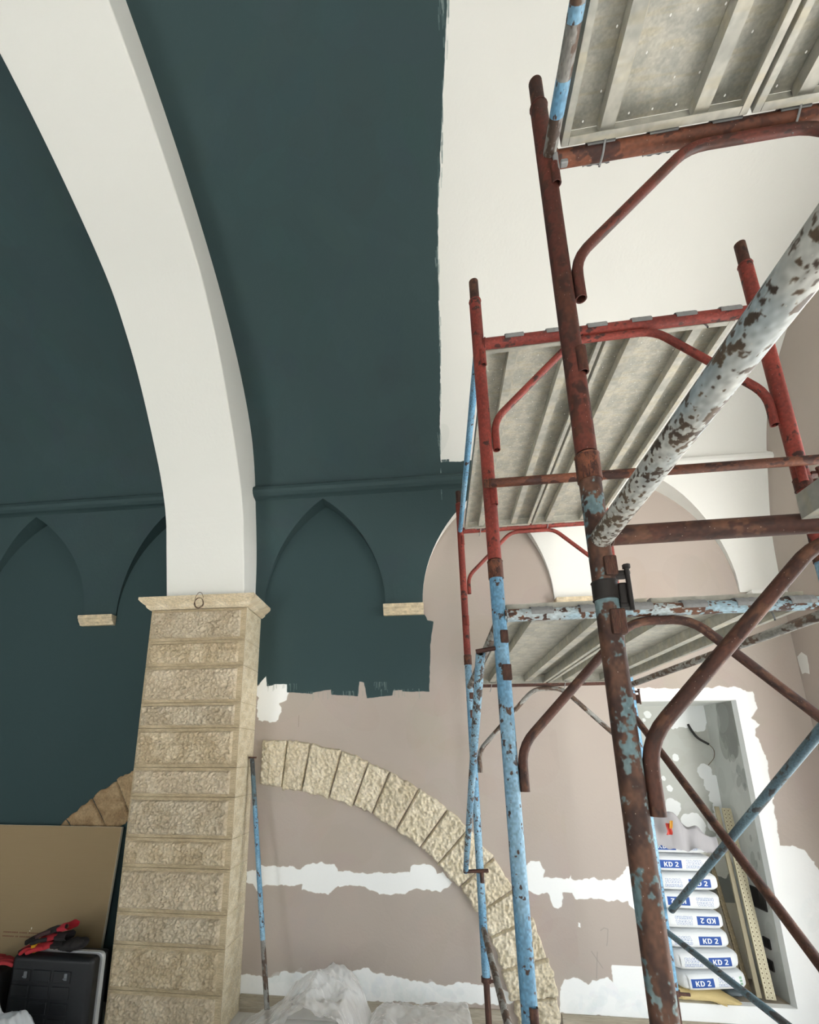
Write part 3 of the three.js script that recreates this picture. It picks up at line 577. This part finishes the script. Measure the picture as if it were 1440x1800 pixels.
tubeThing('brown diagonal brace falling to the right edge across the niche', [[1.045, BAY - 0.03, 1.99], [1.045, 0.03, 0.765]], 0.0195, M.brown);
tubeThing('slate blue diagonal brace rising to the right across the niche', [[1.09, 0.03, 1.985], [1.09, BAY - 0.03, 0.875]], 0.0185, M.slate);
tubeThing('low slate blue tube slanting in front of the lowest cement bags', [[1.05, BAY - rp, 0.757], [1.05, rp, 0.757]], 0.0165, M.slate);
tubeThing('thin pale tube leaning across the far blue post, hooked to the blue post above', [[-0.072, 0.0, 2.105], [-0.09, BAY - 0.01, 1.04]], 0.0165, M.slateBlue);
tubeThing('low grey rusty tube slanting away from the foot of the far blue post', [[0, BAY - rp, 0.72], [0, rp, 0.72]], 0.0165, M.greyRust);
tubeThing('short rusty hook bar between the blue post and the thin pale tube', [[-0.022, -0.005, 2.118], [-0.088, -0.005, 2.108]], 0.008, M.brown);
tubeThing('short rusty crosspiece on the far blue post holding the thin pale tube', [[-0.105, BAY - 0.036, 1.045], [0.05, BAY - 0.036, 1.055]], 0.011, M.brown);

// couplers clamped on the posts
function coupler(label, [u, w, y], material, dir = 1, turn = 0) {
  const t = thing('tube_coupler', label, 'coupler', SP(u, w, y), -YAW + turn);
  mesh('collar', merge([new THREE.CylinderGeometry(0.0262, 0.0262, 0.04, 20, 1, true), new THREE.TorusGeometry(0.0256, 0.002, 8, 20).rotateX(Math.PI / 2).translate(0, 0.02, 0), new THREE.TorusGeometry(0.0256, 0.002, 8, 20).rotateX(Math.PI / 2).translate(0, -0.02, 0)]), material, t);
  mesh('flap', merge([rbox(0.022, 0.05, 0.03, 0.006, dir * 0.034, -0.01, 0), rbox(0.03, 0.012, 0.034, 0.004, dir * 0.036, 0.036, 0), rbox(0.028, 0.01, 0.034, 0.004, dir * 0.036, -0.036, 0)]), material, t);
  mesh('bolt', merge([cylY(0.005, -0.05, 0.05, dir * 0.042, 0.02), cylY(0.008, 0.043, 0.052, dir * 0.042, 0.02, 6)]), material, t);
  return t;
}
coupler('black greasy coupler clamped on the thick rusty post below the brown crossbar', [U_NEAR, W_NEAR, 2.105], M.black);
coupler('red coupler on the right red post beside the grey plank end', [1.05, 0, 2.66], M.redDark);
coupler('small rusty coupler on the far post above the white niche surround', [1.05, BAY, 2.13], M.brown);
{ const t = tag(mesh('locking_pin', merge([rbox(0.014, 0.07, 0.012, 0.005), rbox(0.02, 0.016, 0.016, 0.004, 0.02, -0.01, 0)]), galvDull), 'grey steel pin on the dark post under the highest deck', 'pin'); t.position.set(...SP(U_NEAR + 0.017, W_NEAR + -0.026, 3.365)); t.rotation.y = -YAW; }

// ------------------------------------------------------------------ things in the niche
function superPoint(a, b, c, e1, e2, u, v) {                              // superellipsoid
  const f = (t, e) => Math.sign(t) * Math.pow(Math.abs(t), e);
  const th = lerp(-Math.PI, Math.PI, u), ph = lerp(-Math.PI / 2, Math.PI / 2, v);
  return [a * f(Math.cos(ph), e1) * f(Math.sin(th), e2), b * f(Math.sin(ph), e1), c * f(Math.cos(ph), e1) * f(Math.cos(th), e2)];
}
function pillow(w, h, d, seed, e1 = 0.48, e2 = 0.32, amp = 0.006) {
  return gridSurface(72, 28, (u, v) => {
    const p = superPoint(w / 2, h / 2, d / 2, e1, e2, u, v), n = fbm(p[0] * 14 + seed, p[2] * 14 + p[1] * 20 + seed * 3, seed, 3) - 0.5, l = Math.hypot(...p) || 1;
    return { p: p.map((q, i) => q + q / l * n * amp * 2 + (i === 1 ? n * amp : 0)), uv: [u * 3, v] };
  });
}
const bagPaper = std('#e9ecee', 0.7, { bumpMap: plasterBump, bumpScale: 0.002 });
function bagPrint(order, flip, squares) {
  return canvasTexture(512, 144, (c, w, h) => {
    c.fillStyle = '#e9ecee'; c.fillRect(0, 0, w, h);
    if (flip) { c.translate(w, h); c.rotate(Math.PI); }
    const kd = (x) => { c.fillStyle = '#2350a0'; c.fillRect(x, 34, 210, 84); c.fillStyle = '#f4f6f8'; c.font = 'bold 70px sans-serif'; c.textAlign = 'center'; c.textBaseline = 'middle'; c.fillText('KD 2', x + 105, 78); };
    const logo = (x) => {
      c.lineWidth = 5; c.strokeStyle = '#3a5f9f'; c.fillStyle = '#f4f6f8'; c.textAlign = 'center'; c.textBaseline = 'middle'; c.lineJoin = 'round';
      c.font = 'bold 54px sans-serif'; c.strokeText('FASSA', x + 90, 54); c.fillText('FASSA', x + 90, 54);
      c.font = 'bold 36px sans-serif'; c.strokeText('BORTOLO', x + 90, 102); c.fillText('BORTOLO', x + 90, 102);
    };
    if (order) { kd(18); logo(262); } else { logo(22); kd(258); }
    if (squares) { c.fillStyle = '#8fb59a'; for (let i = 0; i < 3; i++) c.fillRect(472, 30 + i * 28, 26, 20); }
  });
}
{
  const BW = 0.43, BH = 0.117, BD = 0.4;
  const prints = { a: bagPrint(true, false), b: bagPrint(false, false), c: bagPrint(false, true), d: bagPrint(true, true), e: bagPrint(true, false, true) };
  const body = [pillow(BW, BH, BD, 3), pillow(BW, BH, BD, 8), pillow(BW, BH, BD, 12)];
  const patch = gridSurface(24, 8, (u, v) => {                             // the printed end, wrapped on the bag's front
    const x = (u - 0.5) * 0.34, y = (v - 0.5) * 0.088, a = BW / 2, b = BH / 2, c = BD / 2, e1 = 0.48, e2 = 0.32;
    const cy = Math.pow(1 - Math.pow(Math.abs(y / b), 2 / e1), e1 / 2), z = c * cy * Math.pow(1 - Math.pow(Math.min(0.999, Math.abs(x / a / cy)), 2 / e2), e2 / 2);
    return { p: [x, y, z + 0.0065], uv: [u, v] };
  });
  const rowsOf = [
    [1.752, 1.144, 'a', 0.0, -0.02, 'top white cement bag of the stack, half hidden under the grey cloth'],
    [1.757, 1.032, 'a', 0.0, 0.02, 'white cement bag, blue label upright at left just under the cloth, second from the top'],
    [1.768, 0.914, 'b', 0.01, 0.0, 'white cement bag, upright label crossed by the rising brace, third from the top'],
    [1.76, 0.797, 'c', 0.0, -0.01, 'white cement bag, label upside down at left, fourth from the top'],
    [1.762, 0.682, 'd', 0.0, 0.015, 'white cement bag, label upside down in the middle, fifth from the top'],
    [1.774, 0.567, 'b', 0.03, 0.0, 'white cement bag, upright label just above the low slanting tube, sixth from the top'],
    [1.8, 0.451, 'b', 0.05, 0.03, 'white cement bag bulging to the right behind the low tube, second from the bottom'],
    [1.826, 0.336, 'e', 0.07, 0.05, 'lowest white cement bag, tipping over the yellow sack'],
  ];
  rowsOf.forEach(([x, y, k, roll, yaw, label], i) => {
    const t = thing('cement_bag', label, 'bag', [x, y, -0.205 + (i > 5 ? 0.02 : i ? 0 : -0.018)], yaw, 'stack of cement bags in the niche');
    const b = mesh('paper_sack', body[i % 3], bagPaper, t); b.rotation.z = roll;
    const q = mesh('printed_end', patch, new THREE.MeshStandardMaterial({ map: prints[k], roughness: 0.65, side: THREE.DoubleSide }), t); q.rotation.z = roll;
  });
}
{ // the sack below, its corner hanging out over the sill
  const g = gridSurface(72, 30, (u, v) => {
    let p = superPoint(0.17, 0.036, 0.19, 0.7, 0.45, u, v); const n = fbm(p[0] * 18 + 3, p[2] * 18 + p[1] * 25, 41, 3) - 0.5, cx = smooth(0.02, 0.17, p[0]) * smooth(0.0, 0.15, p[2]);
    const fold = 0.01 * Math.sin(p[0] * 60 + p[1] * 90);
    return { p: [p[0] + 0.09 * cx, p[1] * (1 - 0.55 * cx) - 0.018 * cx + n * 0.012 + fold * 0.4, p[2] + 0.05 * cx + n * 0.02 + fold * 0.5], uv: [u * 3, v] };
  });
  const t = thing('yellow_sack', 'creased yellow paper sack under the cement bags on the niche floor', 'sack', [1.715, 0.247, -0.165]);
  mesh('paper_body', g, std('#d9c38c', 0.75, { bumpMap: plasterBump, bumpScale: 0.004 }), t);
  mesh('folded_corner', gridSurface(14, 10, (u, v) => { const k = u * (1 - Math.abs(v - 0.5) * 1.2); return { p: [0.02 + 0.13 * u, 0.0 - 0.022 * (1 - v) * (0.4 + u) + 0.006 * Math.sin(v * 11 + u * 5), 0.198 - 0.03 * (1 - u) + 0.012 * k] }; }), std('#d2ba80', 0.75), t);
  const d = gridSurface(40, 20, (u, v) => { const p = superPoint(0.075, 0.03, 0.1, 0.9, 0.8, u, v), n = fbm(p[0] * 40 + 9, p[2] * 40 + p[1] * 40, 55, 3) - 0.5; return { p: [p[0] * (1 + n * 0.4), p[1] * (1 + n * 0.5), p[2] * (1 + n * 0.4)], uv: [u, v] }; });
  const k = tag(mesh('dark_plastic_bag', d, std('#5f6a70', 0.3)), 'crumpled dark grey plastic bag under the right end of the lowest cement bag', 'plastic bag'); k.position.set(1.985, 0.238, -0.17);
}
{ // cloth thrown over the top bag, and what lies in it
  const g = gridSurface(60, 34, (u, v) => {
    const x = lerp(-0.19, 0.235, u), z = lerp(0.045, -0.28, v), ridge = Math.exp(-Math.pow((x + 0.04) / 0.1, 2)) * 0.1 * smooth(0, 0.2, v) + Math.exp(-Math.pow((x + 0.12) / 0.06, 2)) * 0.03;
    const f = 0.02 * Math.sin(x * 42 + z * 22 + 5 * fbm(x * 9, z * 9, 61, 2)) + 0.016 * Math.sin(x * 26 - z * 48 + 3 * fbm(x * 6, z * 6, 63, 2));
    const drop = -0.13 * (1 - smooth(0, 0.13, v)) - 0.06 * smooth(0.75, 1, u) * (1 - 0.5 * v);
    return { p: [x, Math.max(-0.14, ridge * (1 - 0.5 * v) + f * (0.6 + ridge * 4) + drop), z + 0.03 * (1 - v) + 0.5 * Math.max(0, f) * (1 - v)], uv: [u, v] };
  });
  const c = tag(mesh('grey_cloth', g, std('#a9a7aa', 0.75)), 'crumpled light grey cloth lying on top of the bag stack', 'cloth'); c.position.set(1.757, 1.252, -0.042);
  const w = thing('wrapper', 'small red and yellow wrapper tucked in the grey cloth', 'wrapper', [1.668, 1.262, 0.05], 0.2);
  mesh('red_film', gridSurface(8, 8, (u, v) => ({ p: [(u - 0.5) * 0.04 + 0.014 * v, (v - 0.5) * 0.075, 0.01 * Math.sin(u * 7 + v * 5)] })), std('#c23a2c', 0.4), w);
  mesh('yellow_film', gridSurface(6, 6, (u, v) => ({ p: [0.012 + (u - 0.5) * 0.022 + 0.01 * v, 0.03 + (v - 0.5) * 0.05, 0.012 + 0.006 * Math.sin(u * 9)] })), std('#e0a83c', 0.4), w);
}
{ // perforated strips and offcuts leaning in the niche
  const holes = dataTexture(128, 128, (u, v) => { const fx = (u * 2) % 1 - 0.5, fy = (v * 2) % 1 - 0.5, d = Math.hypot(fx, fy * 0.8); return d < 0.2 ? [134, 124, 98] : d < 0.34 ? [212, 206, 182] : [188, 180, 152]; }, true);
  const perforated = new THREE.MeshStandardMaterial({ map: holes, roughness: 0.5, metalness: 0.3, side: THREE.DoubleSide, bumpMap: holes, bumpScale: 0.002 });
  function leaning(name, label, cat, [x0, z0], [x1, y1, z1], w, d, material, group) {
    const a = V(x0, NY0 + 0.003, z0), b = V(x1, y1, z1), L = a.distanceTo(b), g = rbox(w, L, d, Math.min(w, d) * 0.15, 0, L / 2, 0), uv = g.attributes.uv, p = g.attributes.position;
    for (let i = 0; i < uv.count; i++) uv.setXY(i, (p.getX(i) + w / 2) / 0.052, p.getY(i) / 0.052);
    const m = tag(mesh(name, g, material), label, cat, group);
    m.quaternion.setFromUnitVectors(V(0, 1, 0), b.clone().sub(a).normalize()); m.position.copy(a).add(V(0, d * 0.35 + w * 0.1, 0));
    return m;
  }
  leaning('perforated_strip', 'long yellowish perforated metal strip leaning in the niche, nearer the room', 'metal strip', [2.19, -0.075], [2.252, 1.36, -0.3], 0.062, 0.012, perforated);
  leaning('perforated_strip', 'narrow edge of a second metal strip leaning behind the perforated one', 'metal strip', [2.135, -0.1], [2.205, 1.37, -0.335], 0.03, 0.014, std('#a39a80', 0.6));
  const wood = stoneMaterial([128, 116, 92], [148, 134, 106], 441);
  leaning('timber_offcut', 'shorter dull timber offcut leaning in the niche beside the bags', 'timber', [2.07, -0.13], [2.075, 0.72, -0.39], 0.032, 0.02, wood);
  leaning('timber_offcut', 'taller dull timber offcut leaning left of the metal strips', 'timber', [2.11, -0.16], [2.125, 0.98, -0.395], 0.03, 0.02, wood);
  const boxes = [[0.79, -0.185, 0.13, 0.15, 'large black socket hole in the right side of the niche'], [0.515, -0.18, 0.06, 0.062, 'middle small black socket hole in the side of the niche'], [0.38, -0.19, 0.06, 0.06, 'lowest small black socket hole in the side of the niche']];
  for (const [y, z, h, w, label] of boxes) {
    const b = thing('socket_box', label, 'socket box', [NX1 - 0.003, y, z]);
    mesh('box_back', rbox(0.004, h, w, 0.0015), std('#151313', 0.6), b);
    mesh('rim', merge([box(0.008, h, 0.006, -0.002, 0, w / 2), box(0.008, h, 0.006, -0.002, 0, -w / 2), box(0.008, 0.006, w, -0.002, h / 2, 0), box(0.008, 0.006, w, -0.002, -h / 2, 0), box(0.006, h * 0.8, 0.004, -0.002, 0, w * 0.15)]), std('#2c2927', 0.5), b);
  }
  const cab = thing('cable', 'black cable end sticking out of the back of the niche', 'cable', [2.15, 1.99, -0.425]);
  mesh('sheath', new THREE.TubeGeometry(new THREE.CatmullRomCurve3([V(0, 0.01, -0.004), V(0.008, -0.04, 0.02), V(0.035, -0.1, 0.04), V(0.1, -0.15, 0.055)]), 30, 0.009, 8), std('#23211f', 0.6), cab);
  mesh('wire', new THREE.TubeGeometry(new THREE.CatmullRomCurve3([V(0.1, -0.15, 0.055), V(0.125, -0.19, 0.06), V(0.12, -0.25, 0.055), V(0.07, -0.31, 0.05)]), 30, 0.0025, 6), std('#6b5a48', 0.6), cab);
}

// ------------------------------------------------------------------ left corner: board, tool case, gloves
{
  const card = canvasTexture(1024, 1024, (c, w, h) => {
    c.fillStyle = '#9c8767'; c.fillRect(0, 0, w, h); reseed(33);
    for (let i = 0; i < 500; i++) { c.globalAlpha = 0.06; c.fillStyle = rnd() > 0.5 ? '#ad9978' : '#8a7658'; c.fillRect(rnd() * w, rnd() * h, 40 + 200 * rnd(), 2 + 4 * rnd()); }
    c.globalAlpha = 0.75; c.fillStyle = '#7a4f3c';
    for (const y of [628, 650]) for (let x = 330; x < 840;) { const l = 3 + 9 * rnd(); c.fillRect(x, y, l, 8); x += l + 2 + (rnd() > 0.85 ? 9 : 0); }
    c.globalAlpha = 1; c.fillStyle = '#efe9dc'; c.fillRect(520, 600, 6, 12); c.fillRect(512, 618, 6, 6);
  });
  const b = thing('plasterboard_sheet', 'large brown paper faced board leaning against the dark wall beside the pillar', 'board', [-2.99, 0.003, 0.165]);
  const L = 1.21, tilt = Math.atan2(0.12, 1.19), turn = (m) => { m.rotation.x = -tilt; return m; };
  turn(mesh('paper_face', new THREE.PlaneGeometry(1.196, L - 0.004).translate(0, L / 2, 0.0145), new THREE.MeshStandardMaterial({ map: card, roughness: 0.85 }), b));
  turn(mesh('core', rbox(1.2, L, 0.028, 0.003, 0, L / 2, 0), std('#d9d2c2', 0.9), b));
}
{
  const t = thing('tool_case', 'black tool case with ribbed panels and a bright metal rim, standing before the board', 'tool case', [-2.49, 0.002, 0.41], 0.0);
  const black = std('#17191d', 0.42), w = 0.6, h = 0.47;
  const shell = mesh('front_shell', rbox(w - 0.012, h - 0.012, 0.1, 0.035, 0, h / 2, 0.055, 4), black, t);
  mesh('back_shell', rbox(w - 0.012, h - 0.012, 0.07, 0.03, 0, h / 2, -0.058, 4), black, t);
  const rim = new THREE.Shape(), rr = (s, a, b, r) => { s.moveTo(-a + r, -b); s.lineTo(a - r, -b); s.quadraticCurveTo(a, -b, a, -b + r); s.lineTo(a, b - r); s.quadraticCurveTo(a, b, a - r, b); s.lineTo(-a + r, b); s.quadraticCurveTo(-a, b, -a, b - r); s.lineTo(-a, -b + r); s.quadraticCurveTo(-a, -b, -a + r, -b); return s; };
  rr(rim, w / 2, h / 2, 0.045); rim.holes.push(rr(new THREE.Path(), w / 2 - 0.02, h / 2 - 0.02, 0.03));
  mesh('metal_rim', merge([0, 1].map((k) => new THREE.ExtrudeGeometry(rim, { depth: 0.012, bevelEnabled: true, bevelSize: 0.003, bevelThickness: 0.003, bevelOffset: -0.003, bevelSegments: 2, curveSegments: 8 }).translate(0, h / 2, -0.022 + k * 0.018))), std('#d6d9dc', 0.35, { metalness: 0.35 }), t);
  for (let r = 0; r < 4; r++) for (let c = 0; c < 3; c++) mesh('ribbed_panel', rbox(0.125, 0.07, 0.012, 0.005, -0.2 + c * 0.145, 0.08 + r * 0.09, 0.106), black, shell);
  for (const x of [-0.17, 0.12]) mesh('latch', merge([rbox(0.022, 0.04, 0.008, 0.003, x, 0.355, 0.113), cylX(0.004, x - 0.014, x + 0.014, 0.345, 0.118)]), std('#8d9298', 0.35, { metalness: 0.7 }), shell);
  mesh('handle', bent([[-0.07, h - 0.005, 0], [-0.065, h + 0.022, 0], [0.065, h + 0.022, 0], [0.07, h - 0.005, 0]], 0.008, 0.02), black, t);
}
function glove(label, at, turnY, roll, colours, curl = 0.3) {
  const t = thing('work_glove', label, 'glove', at, turnY); t.rotation.z = roll; t.scale.setScalar(1.15);
  const [back, fingers, cuff, band] = colours.map((c) => c && std(c, 0.85));
  const palm = gridSurface(28, 16, (u, v) => { const p = superPoint(0.062, 0.017, 0.05, 0.8, 0.6, u, v); return { p: [p[0], p[1] + 0.004 * Math.sin(p[2] * 90) + 0.004 * fbm(p[0] * 40 + at[0] * 9, p[2] * 40, 3, 2), p[2] * (1 - p[0] * 1.5)] }; });
  mesh('back_panel', palm, back, t);
  const fs = [[-0.036, 0.07, 0.011], [-0.013, 0.085, 0.0115], [0.011, 0.08, 0.0115], [0.034, 0.06, 0.0105]];
  fs.forEach(([z, l, r], i) => { const p = [V(-0.05, 0, z), V(-0.055 - l * 0.5, 0.004 * (i % 2), z * 1.15), V(-0.055 - l, -0.012 * curl * 3, z * 1.25)], c = new THREE.CatmullRomCurve3(p), g = merge([new THREE.TubeGeometry(c, 10, r, 10), new THREE.SphereGeometry(r, 10, 8).translate(...p[2].toArray())]); mesh('finger', g, i % 2 || !band ? fingers : std('#1b191a', 0.8), t); });
  const th = [V(0.01, 0, 0.045), V(-0.02, 0.004, 0.07), V(-0.055, -0.002, 0.078)];
  mesh('thumb', merge([new THREE.TubeGeometry(new THREE.CatmullRomCurve3(th), 10, 0.012, 10), new THREE.SphereGeometry(0.012, 10, 8).translate(...th[2].toArray())]), fingers, t);
  mesh('cuff', gridSurface(24, 8, (u, v) => { const a = u * 6.283, k = 1 + 0.25 * v; return { p: [0.05 + 0.075 * v, 0.018 * k * Math.sin(a) + 0.003 * Math.sin(a * 5 + v * 4), 0.042 * k * Math.cos(a)] }; }), cuff, t);
  if (band) mesh('yellow_tab', merge([rbox(0.026, 0.042, 0.034, 0.004, -0.045, 0.002, 0.026), rbox(0.026, 0.042, 0.024, 0.004, -0.045, 0.002, -0.028)]), band, t);
  return t;
}
glove('red and black work glove with yellow tabs, lowest on the black tool case', [-2.61, 0.5, 0.44], 0.15, 0.12, ['#a3242c', '#a8262e', '#1b191a', '#e0a51e']);
glove('black work glove with yellow tabs, under the pink red cuff', [-2.6, 0.545, 0.415], 0.05, 0.1, ['#9c222a', '#1d1a1b', '#242022', '#d9a01e']);
glove('dark work glove with a folded pink red cuff, on top of the glove pile', [-2.56, 0.592, 0.42], -0.2, 0.32, ['#221e1f', '#3a2426', '#c23340', null], 0.1);
{
  const k = tag(mesh('black_rag', gridSurface(40, 24, (u, v) => { const p = superPoint(0.09, 0.03, 0.06, 0.9, 0.8, u, v), n = fbm(p[0] * 30 + 4, p[2] * 30 + p[1] * 30, 75, 3) - 0.5; return { p: [p[0] * (1 + n * 0.5), p[1] * (1 + n * 0.9), p[2] * (1 + n * 0.6)] }; }), std('#201d1e', 0.85)), 'crumpled black rag at the right of the gloves on the tool case', 'rag');
  k.position.set(-2.42, 0.51, 0.42); k.rotation.z = 0.15;
  const bag = thing('tool_bag', 'dark soft tool bag at the left edge beside the black case', 'bag', [-3.04, 0.002, 0.47]);
  mesh('body', pillow(0.4, 0.37, 0.26, 17, 0.45, 0.45, 0.01).translate(0, 0.185, 0), std('#141416', 0.8), bag);
  mesh('handle', bent([[-0.1, 0.34, 0.05], [-0.09, 0.42, 0.05], [0.09, 0.42, 0.05], [0.1, 0.34, 0.05]], 0.01, 0.04), std('#141416', 0.8), bag);
  glove('red work glove on the dark tool bag at the left edge', [-2.93, 0.425, 0.53], -2.6, 0.1, ['#a8323a', '#9c2a30', '#b53c40', null]);
}
// ------------------------------------------------------------------ plastic sheets on the floor, the pole
const film = new THREE.MeshPhysicalMaterial({ color: '#ffffff', roughness: 0.3, transmission: 0.66, thickness: 0, ior: 1.25, side: THREE.DoubleSide });
const filmWhite = new THREE.MeshPhysicalMaterial({ color: '#e6ecf2', roughness: 0.35, transmission: 0.2, thickness: 0, ior: 1.3, side: THREE.DoubleSide });
function crumple(x, z, seed) { const r = (k, s) => 1 - Math.abs(2 * fbm(x * k, z * k, s, 2) - 1); return 0.55 * r(5, seed) + 0.3 * r(13, seed + 2) + 0.15 * r(30, seed + 5); }
{
  const g = gridSurface(150, 60, (u, v) => {
    const x = lerp(-1.3, 0.28, u), z = lerp(0.06, 0.85, v), c = crumple(x, z, 81);
    const left = Math.exp(-Math.pow((x + 0.66) / 0.36, 2)) * (x > -0.47 ? Math.exp(-Math.pow((x + 0.47) / 0.09, 2)) : 1) * 0.36;
    const right = 0.2 * smooth(-0.5, -0.3, x) * (0.85 + 0.15 * smooth(0, 0.25, x));
    const env = smooth(0, 0.22, v) * smooth(0, 0.06, u) * smooth(0, 0.04, 1 - u);
    return { p: [x, 0.004 + env * Math.max(left, right) * (0.78 + 0.3 * c) + 0.05 * env * c, z + 0.03 * (c - 0.5)], uv: [u, v] };
  });
  tag(mesh('plastic_sheet', g, film), 'crumpled clear plastic sheet heaped on the floor before the wall', 'plastic sheet');
  const h = gridSurface(60, 40, (u, v) => {
    const x = lerp(-3.0, -2.2, u), z = lerp(0.56, 1.0, v), c = crumple(x, z, 91);
    const e = Math.exp(-Math.pow((x + 2.53) / 0.16, 2)) * 0.2 + Math.exp(-Math.pow((x + 2.74) / 0.07, 2)) * 0.28;
    return { p: [x, 0.004 + smooth(0, 0.3, v) * smooth(0, 0.1, u) * smooth(0, 0.1, 1 - u) * (e * (0.7 + 0.4 * c) + 0.04 * c), z], uv: [u, v] };
  });
  tag(mesh('plastic_sheet', h, filmWhite), 'white plastic sheet bunched at the lower left in front of the black case', 'plastic sheet');
}
{
  const a = V(-1.065, 0.004, 0.27), b = V(-1.335, 1.735, 0.115), d = b.clone().sub(a), t = thing('steel_pole', 'thin blue and rusty pole leaning against the pillar side', 'pole', a.toArray());
  mesh('lower_tube', pipe([[0, 0.005, 0], d.clone().multiplyScalar(0.3).toArray()], 0.0172), M.greyRust, t);
  mesh('blue_tube', pipe([d.clone().multiplyScalar(0.3).toArray(), d.clone().multiplyScalar(0.8).toArray()], 0.0176), M.blue, t);
  mesh('upper_tube', pipe([d.clone().multiplyScalar(0.8).toArray(), d.toArray()], 0.0172), M.slate, t);
  mesh('top_plate', rbox(0.05, 0.012, 0.05, 0.003, d.x + 0.004, d.y + 0.004, d.z), M.brown, t);
}

renderer.render(scene, camera);
